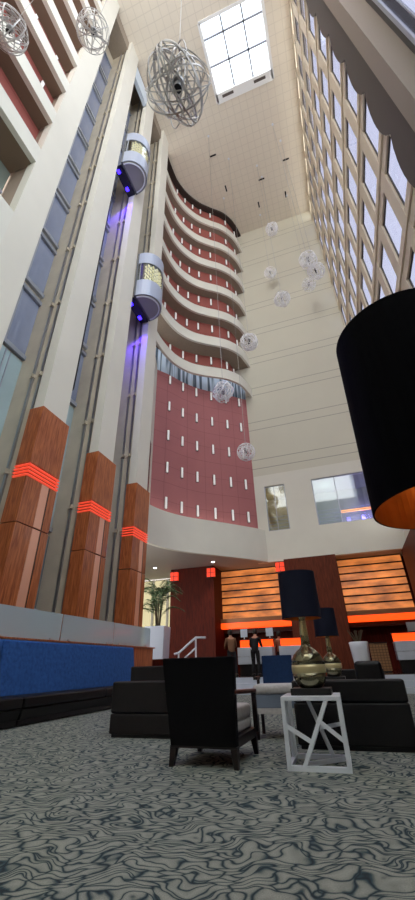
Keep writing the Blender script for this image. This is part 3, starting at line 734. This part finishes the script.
# handrail
t = thing('handrail', 'white metal stair handrail with two posts at the steps', 'railing', (-6.15, 14.5, 0))
MB().tube([(-.12, -.02, 1.26), (0, .1, 1.3), (.5, .6, 1.82), (.8, .9, 1.82)], .04).build('top_rail', WHITEM, t, smooth=True)
MB().tube([(0, .1, .95), (.5, .6, 1.47)], .03).build('mid_rail', WHITEM, t, smooth=True)
MB().tube([(0, .1, 0.15), (0, .1, 1.3)], .035).build('post', WHITEM, t); MB().tube([(.5, .6, .46), (.5, .6, 1.82)], .035).build('post', WHITEM, t)

# backlit slat walls
def slats(x0, x1, label):
    t = thing('backlit_slat_wall', label, 'wall panel', ((x0+x1)/2, 26.2, .46), 0, 'backlit amber slat panels'); h = (x1-x0)/2
    B(-h, h, .12, .2, 2.2, 6.22).build('back_panel', ESPR, t)
    for i in range(7):
        z = 3.1+.45*i
        MB().hexa([(-h, .0, z), (h, .0, z), (h, .06, z), (-h, .06, z)], [(-h, .06, z+.36), (h, .06, z+.36), (h, .1, z+.36), (-h, .1, z+.36)]).build('slat', SLAT, t)
    B(-h, h+.1, -.5, .1, 2.46, 2.78).build('light_shelf', AMBER, t)
    B(-h, h+.1, -.5, .1, 2.79, 3.04).build('shelf_top', mat('copper_shelf', (150, 96, 60), .4, .3), t)
    return t
slats(-7.85, -3.15, 'amber backlit horizontal slat panel above the left reception desk')
slats(.08, 3.9, 'amber backlit horizontal slat panel above the right reception desk')
for i, (x, z) in enumerate(((-10.62, 5.92), (-7.98, 5.95), (-3.42, 5.93))):
    t = thing('square_wall_light', 'square red lit box high on the wood wall, ' + ('left, above the palm', 'beside the left slat panel', 'right of the left slat panel')[i], 'lamp', (x, 24.44 if i < 2 else 24.69, z), 0, 'red lit boxes')
    B(-.26, .26, -.22, 0, 0, .56).build('glow_box', REDBOX, t)
    MB().box(-.29, .29, -.24, -.2, .26, .29).box(-.02, .02, -.24, -.2, 0, .56).box(-.29, .29, -.24, 0, -.03, 0).box(-.29, .29, -.24, 0, .56, .59).build('frame', DARK, t)
# reception desks
def desk(x0, x1, y, label):
    t = thing('reception_desk', label, 'desk', ((x0+x1)/2, y, .46), 0, 'reception desks'); h = (x1-x0)/2
    B(-h+.05, h-.05, .1, .7, 0, .42).build('toe_kick', DARK, t)
    MB().box(-h, h, 0, .75, .42, .72).build('lower_front', MARBLE, t, bevel=.008); MB().box(-h, h, 0, .75, .735, 1.1).build('upper_front', MARBLE, t, bevel=.008)
    B(-h+.02, h-.02, .5, .56, 1.1, 1.42).build('glow_panel', AMBER, t)
    B(-h, h, .45, .8, 1.42, 1.46).build('counter', ESPR, t)
    return t
desk(-5.05, -3.43, 19.0, 'white reception desk with amber glow panel, two people standing before it')
desk(-3.12, -2.15, 19.0, 'short white reception desk with amber glow, just left of the gilt lamp')
desk(1.7, 3.7, 19.0, 'reception desk with amber glow at the far right')
for i, (x, y) in enumerate(((-4.85, 19.66), (-3.6, 19.66))):
    t = thing('computer_monitor', 'small white monitor on the left reception desk, ' + ('at its left end', 'at its right end')[i], 'monitor', (x, y, 1.92), 0, 'desk monitors')
    B(-.1, .1, -.06, .06, 0, .015).build('foot', WHITEM, t); B(-.02, .02, -.01, .01, .015, .12).build('stand', WHITEM, t); MB().box(-.17, .17, -.03, 0, .1, .46).build('screen', WHITEP, t, bevel=.01)
tag(B(2.4, 3.0, 19.6, 19.68, 1.92, 2.3).build('menu_board', mat('board_grey', (150, 150, 150), .5)), 'small grey board standing on the far right reception desk', 'sign')
# vase with twigs
t = thing('floor_vase', 'tall white ribbed vase with twigs on the lobby floor at right', 'vase', (.24, 16.0, .46))
MB().lathe([(.2, 0), (.25, .05), (.28, .45), (.31, .8), (.33, 1.0), (.29, 1.02)], n=20).build('vase_body', WHITEM, t, smooth=True)
for i in range(9):
    a = i*2.2; r = .1+.03*i; MB().tube([(0.05*math.cos(a), .05*math.sin(a), .9), (r*.6*math.cos(a), r*.6*math.sin(a), 1.2), (r*math.cos(a), r*math.sin(a), 1.35+.02*(i % 4))], .018, 5).build('twig', BARK, t)
t = thing('cabinet', 'low woven front cabinet beside the white vase in the lobby', 'cabinet', (1.05, 19.1, .46))
B(-.34, .34, 0, .4, 0.05, 1.05).build('body', WICK, t); B(-.37, .37, -.02, .42, 1.05, 1.1).build('top', ESPR, t); B(-.3, .3, .03, .37, 0, .05).build('plinth', DARK, t)
tag(MB().box(3.86, 3.93, 21.0, 23.0, 1.6, 3.9).build('wall_art', PAPER, bevel=.01), 'tan wall artwork on the brown wood wall at the right edge', 'picture')
trim(MB().bar((.75+.6, 24.0, .46), (.9, 24.0, 2.9), .05, .05), STEEL) if False else None

# people at the desk
def limb_mesh(name, joints, edges, radii, m, parent, sub=2):
    me = bpy.data.meshes.new(name); me.from_pydata(joints, edges, []); me.materials.append(m)
    o = bpy.data.objects.new(name, me); COL.objects.link(o)
    if parent: o.parent = parent
    sk = o.modifiers.new('skin', 'SKIN'); sk.use_smooth_shade = True
    for i, r in enumerate(radii):
        v = me.skin_vertices[0].data[i]; v.radius = (r, r) if not isinstance(r, tuple) else r; v.use_root = (i == 0)
    s = o.modifiers.new('sub', 'SUBSURF'); s.levels = sub; s.render_levels = sub
    return o
def person(loc, rz, label, top, legs, lean=.08, reach=.45, height=1.0, skirt=False):
    t = thing('person', label, 'person', loc, rz, None)
    L = lean
    J = [(0, 0, .93), (0, .01+L*.4, 1.1), (0, L*1.2, 1.3), (0, L*1.8, 1.42), (0, L*2.1, 1.5), (0, L*2.5+.01, 1.6), (0, L*2.7+.02, 1.70),   # 0-6 spine, neck, head
         (-.18, L*1.7, 1.40), (-.24, L*1.7+.05, 1.14), (-.2, L*1.7+.2+reach*.2, 1.06), (-.18, L*1.7+.28+reach*.2, 1.08),
         (.18, L*1.7, 1.40), (.24, L*1.7+.06, 1.14), (.2, L*1.7+.26+reach*.2, 1.1), (.18, L*1.7+.34+reach*.2, 1.12),
         (-.1, 0, .88), (-.11, .03, .48), (-.12, -.03, .09), (-.12, .12, .035), (.1, 0, .88), (.13, -.05, .48), (.15, -.16, .09), (.15, -.01, .035)]
    E_ = [(0, 1), (1, 2), (2, 3), (3, 4), (4, 5), (5, 6), (3, 7), (7, 8), (8, 9), (9, 10), (3, 11), (11, 12), (12, 13), (13, 14), (0, 15), (15, 16), (16, 17), (17, 18), (0, 19), (19, 20), (20, 21), (21, 22)]
    R_ = [.075, (.09, .07), (.16, .11), (.13, .09), .052, .085, .085, .055, .045, .035, .04, .055, .045, .035, .04, .05, .05, .042, .04, .05, .05, .042, .04]
    limb_mesh('body', J, E_, R_, SKIN, t)
    ids = [0, 1, 2, 3, 7, 8, 9, 11, 12, 13]; mp = {a: i for i, a in enumerate(ids)}
    limb_mesh('jacket', [(0, 0, .82) if i == 0 else J[i] for i in ids], [(mp[a], mp[b]) for a, b in E_ if a in mp and b in mp], [(.185, .15), (.16, .13), (.182, .13), (.145, .1), .073, .062, .05, .073, .062, .05], top, t)
    ids = [0, 15, 16, 17, 19, 20, 21]; mp = {a: i for i, a in enumerate(ids)}
    limb_mesh('trousers', [(0, 0, .99) if i == 0 else J[i][:2]+(.07,) if i in (17, 21) else J[i] for i in ids], [(mp[a], mp[b]) for a, b in E_ if a in mp and b in mp], [(.155, .12), .112, .078, .058, .108, .078, .058], legs, t)
    hd = J[6]
    h_ = MB(); n = 14
    h_.lathe([(.085, -.14), (.105, -.06), (.11, .0), (.1, .06), (.06, .1), (.01, .115)], c=(hd[0], hd[1]-.025, hd[2]), n=n); h_.build('hair', HAIR, t, smooth=True)
    for i in (17, 21):
        x, y, z = J[i]; MB().box(x-.05, x+.05, y-.06, y+.2, 0, .085).build('shoe', DARK, t, bevel=.03)
    return t
person((-3.98, 17.9, .46), .0, 'person in black clothing standing at the white reception desk, seen from behind', CLOTHB, CLOTHB, .10, .6)
person((-4.98, 17.75, .46), .5, 'person in tan top and dark trousers at the left end of the reception desk', CLOTHT, CLOTHG, .06, .5)
person((-3.28, 20.35, .46), PI, 'person in dark clothing standing behind the reception desks, facing the lounge', CLOTHT, CLOTHB, .02, .2)

# ================================================================== HANGING GLOBES
def ring_pts(R, rot, n=44, c=(0, 0, 0)):
    M = rot.to_matrix(); return [Vector(c)+M @ Vector((R*math.cos(2*PI*i/n), R*math.sin(2*PI*i/n), 0)) for i in range(n)]
def globe(P, label, R=.58, rings=15, th=.012, m=RING, seed=1, detail=True):
    t = thing('wire_globe_pendant', label, 'lamp', P, 0, 'hanging wire globes'); rnd = random.Random(seed)
    jobs = []
    for i in range(rings):
        rot = Euler((rnd.uniform(0, PI), rnd.uniform(0, PI), rnd.uniform(0, PI))); rr = R*(1-.38*rnd.random()**2)
        off = Vector((rnd.uniform(-1, 1), rnd.uniform(-1, 1), rnd.uniform(-1, 1)))*(R-rr)*.6
        jobs.append((rr, rot, off))
    if detail:
        for rr, rot, off in jobs:
            mb = MB(); n = 48; M = rot.to_matrix(); vs = []; fs = []; hw = th*rnd.uniform(.8, 1.7)
            for i in range(n):
                ca, sa = math.cos(2*PI*i/n), math.sin(2*PI*i/n)
                for r_, z_ in ((rr-.006, -hw), (rr+.006, -hw), (rr+.006, hw), (rr-.006, hw)): vs.append(off+M @ Vector((r_*ca, r_*sa, z_)))
            for i in range(n):
                for j in range(4): fs.append((i*4+j, i*4+(j+1) % 4, ((i+1) % n)*4+(j+1) % 4, ((i+1) % n)*4+j))
            mb.add(vs, fs).build('ring', m, t)
    else:
        for k in range(0, rings, 3):
            mb = MB()
            for rr, rot, off in jobs[k:k+3]: mb.tube(ring_pts(rr, rot, 28, off), th, 4, closed=True)
            mb.build('ring', m, t)
    MB().lathe([(.02, -.14), (.075, -.14), (.075, .02), (.02, .05)], n=16).build('lamp_head', DARK, t)
    MB().lathe([(.1, .12), (.12, .16), (.1, .24), (.02, .28)], n=16).build('socket', STEEL, t)
    n_ = MB(); k = MB()
    for q in range(10):
        a = q*.63; k.tube([(.1*math.cos(a), .1*math.sin(a), .22), (.24*math.cos(a), .24*math.sin(a), .18+.1*(q % 3))], .012, 5)
    k.build('spray', m, t)
    n_.tube([(0, 0, .2), (0, 0, HC-P[2])], .008 if detail else .011, 5); n_.build('cable', STEEL, t)
    MB().lathe([(.1, HC-P[2]-.04), (.1, HC-P[2])], n=12).build('ceiling_cup', WHITEM, t)
    return t
globe((-1.16, 2.37, 10.25), 'large silver wire globe hanging nearest, left of the skylight',   .62, 18, .010, RING, 4)
globe((-4.95, 2.76, 21.48), 'silver wire globe at upper left in front of the left galleries, right one of two', .60, 16, .012, RING, 9)
globe((-7.01, 1.51, 19.25), 'silver wire globe cut by the upper left edge of the photo', .60, 16, .012, RING, 12)
for i, (p, lab) in enumerate([((.07, 20.0, 34.45), 'pale wire globe hanging highest, just under the far ceiling edge'),
                              ((-.86, 23.6, 33.6), 'small pale wire globe below the highest one, near the back wall'),
                              ((1.88, 16.13, 23.33), 'pale wire globe at the top left of the cluster of three'),
                              ((2.37, 17.61, 23.99), 'pale wire globe at the right of the cluster of three'),
                              ((2.2, 22.6, 29.1), 'small pale wire globe lowest in the cluster of three'),
                              ((-.18, 18.86, 23.74), 'pale wire globe left of and below the cluster of three'),
                              ((-2.68, 17.37, 18.86), 'pale wire globe beside the right ends of the curved galleries'),
                              ((-3.97, 15.0, 13.34), 'pale wire globe in front of the blue clerestory strip over the red wall'),
                              ((-4.16, 20.62, 12.73), 'lowest pale wire globe, at the right edge of the tall red wall')]):
    globe(p, lab, .58, 17, .019, RINGW, 20+i, False)
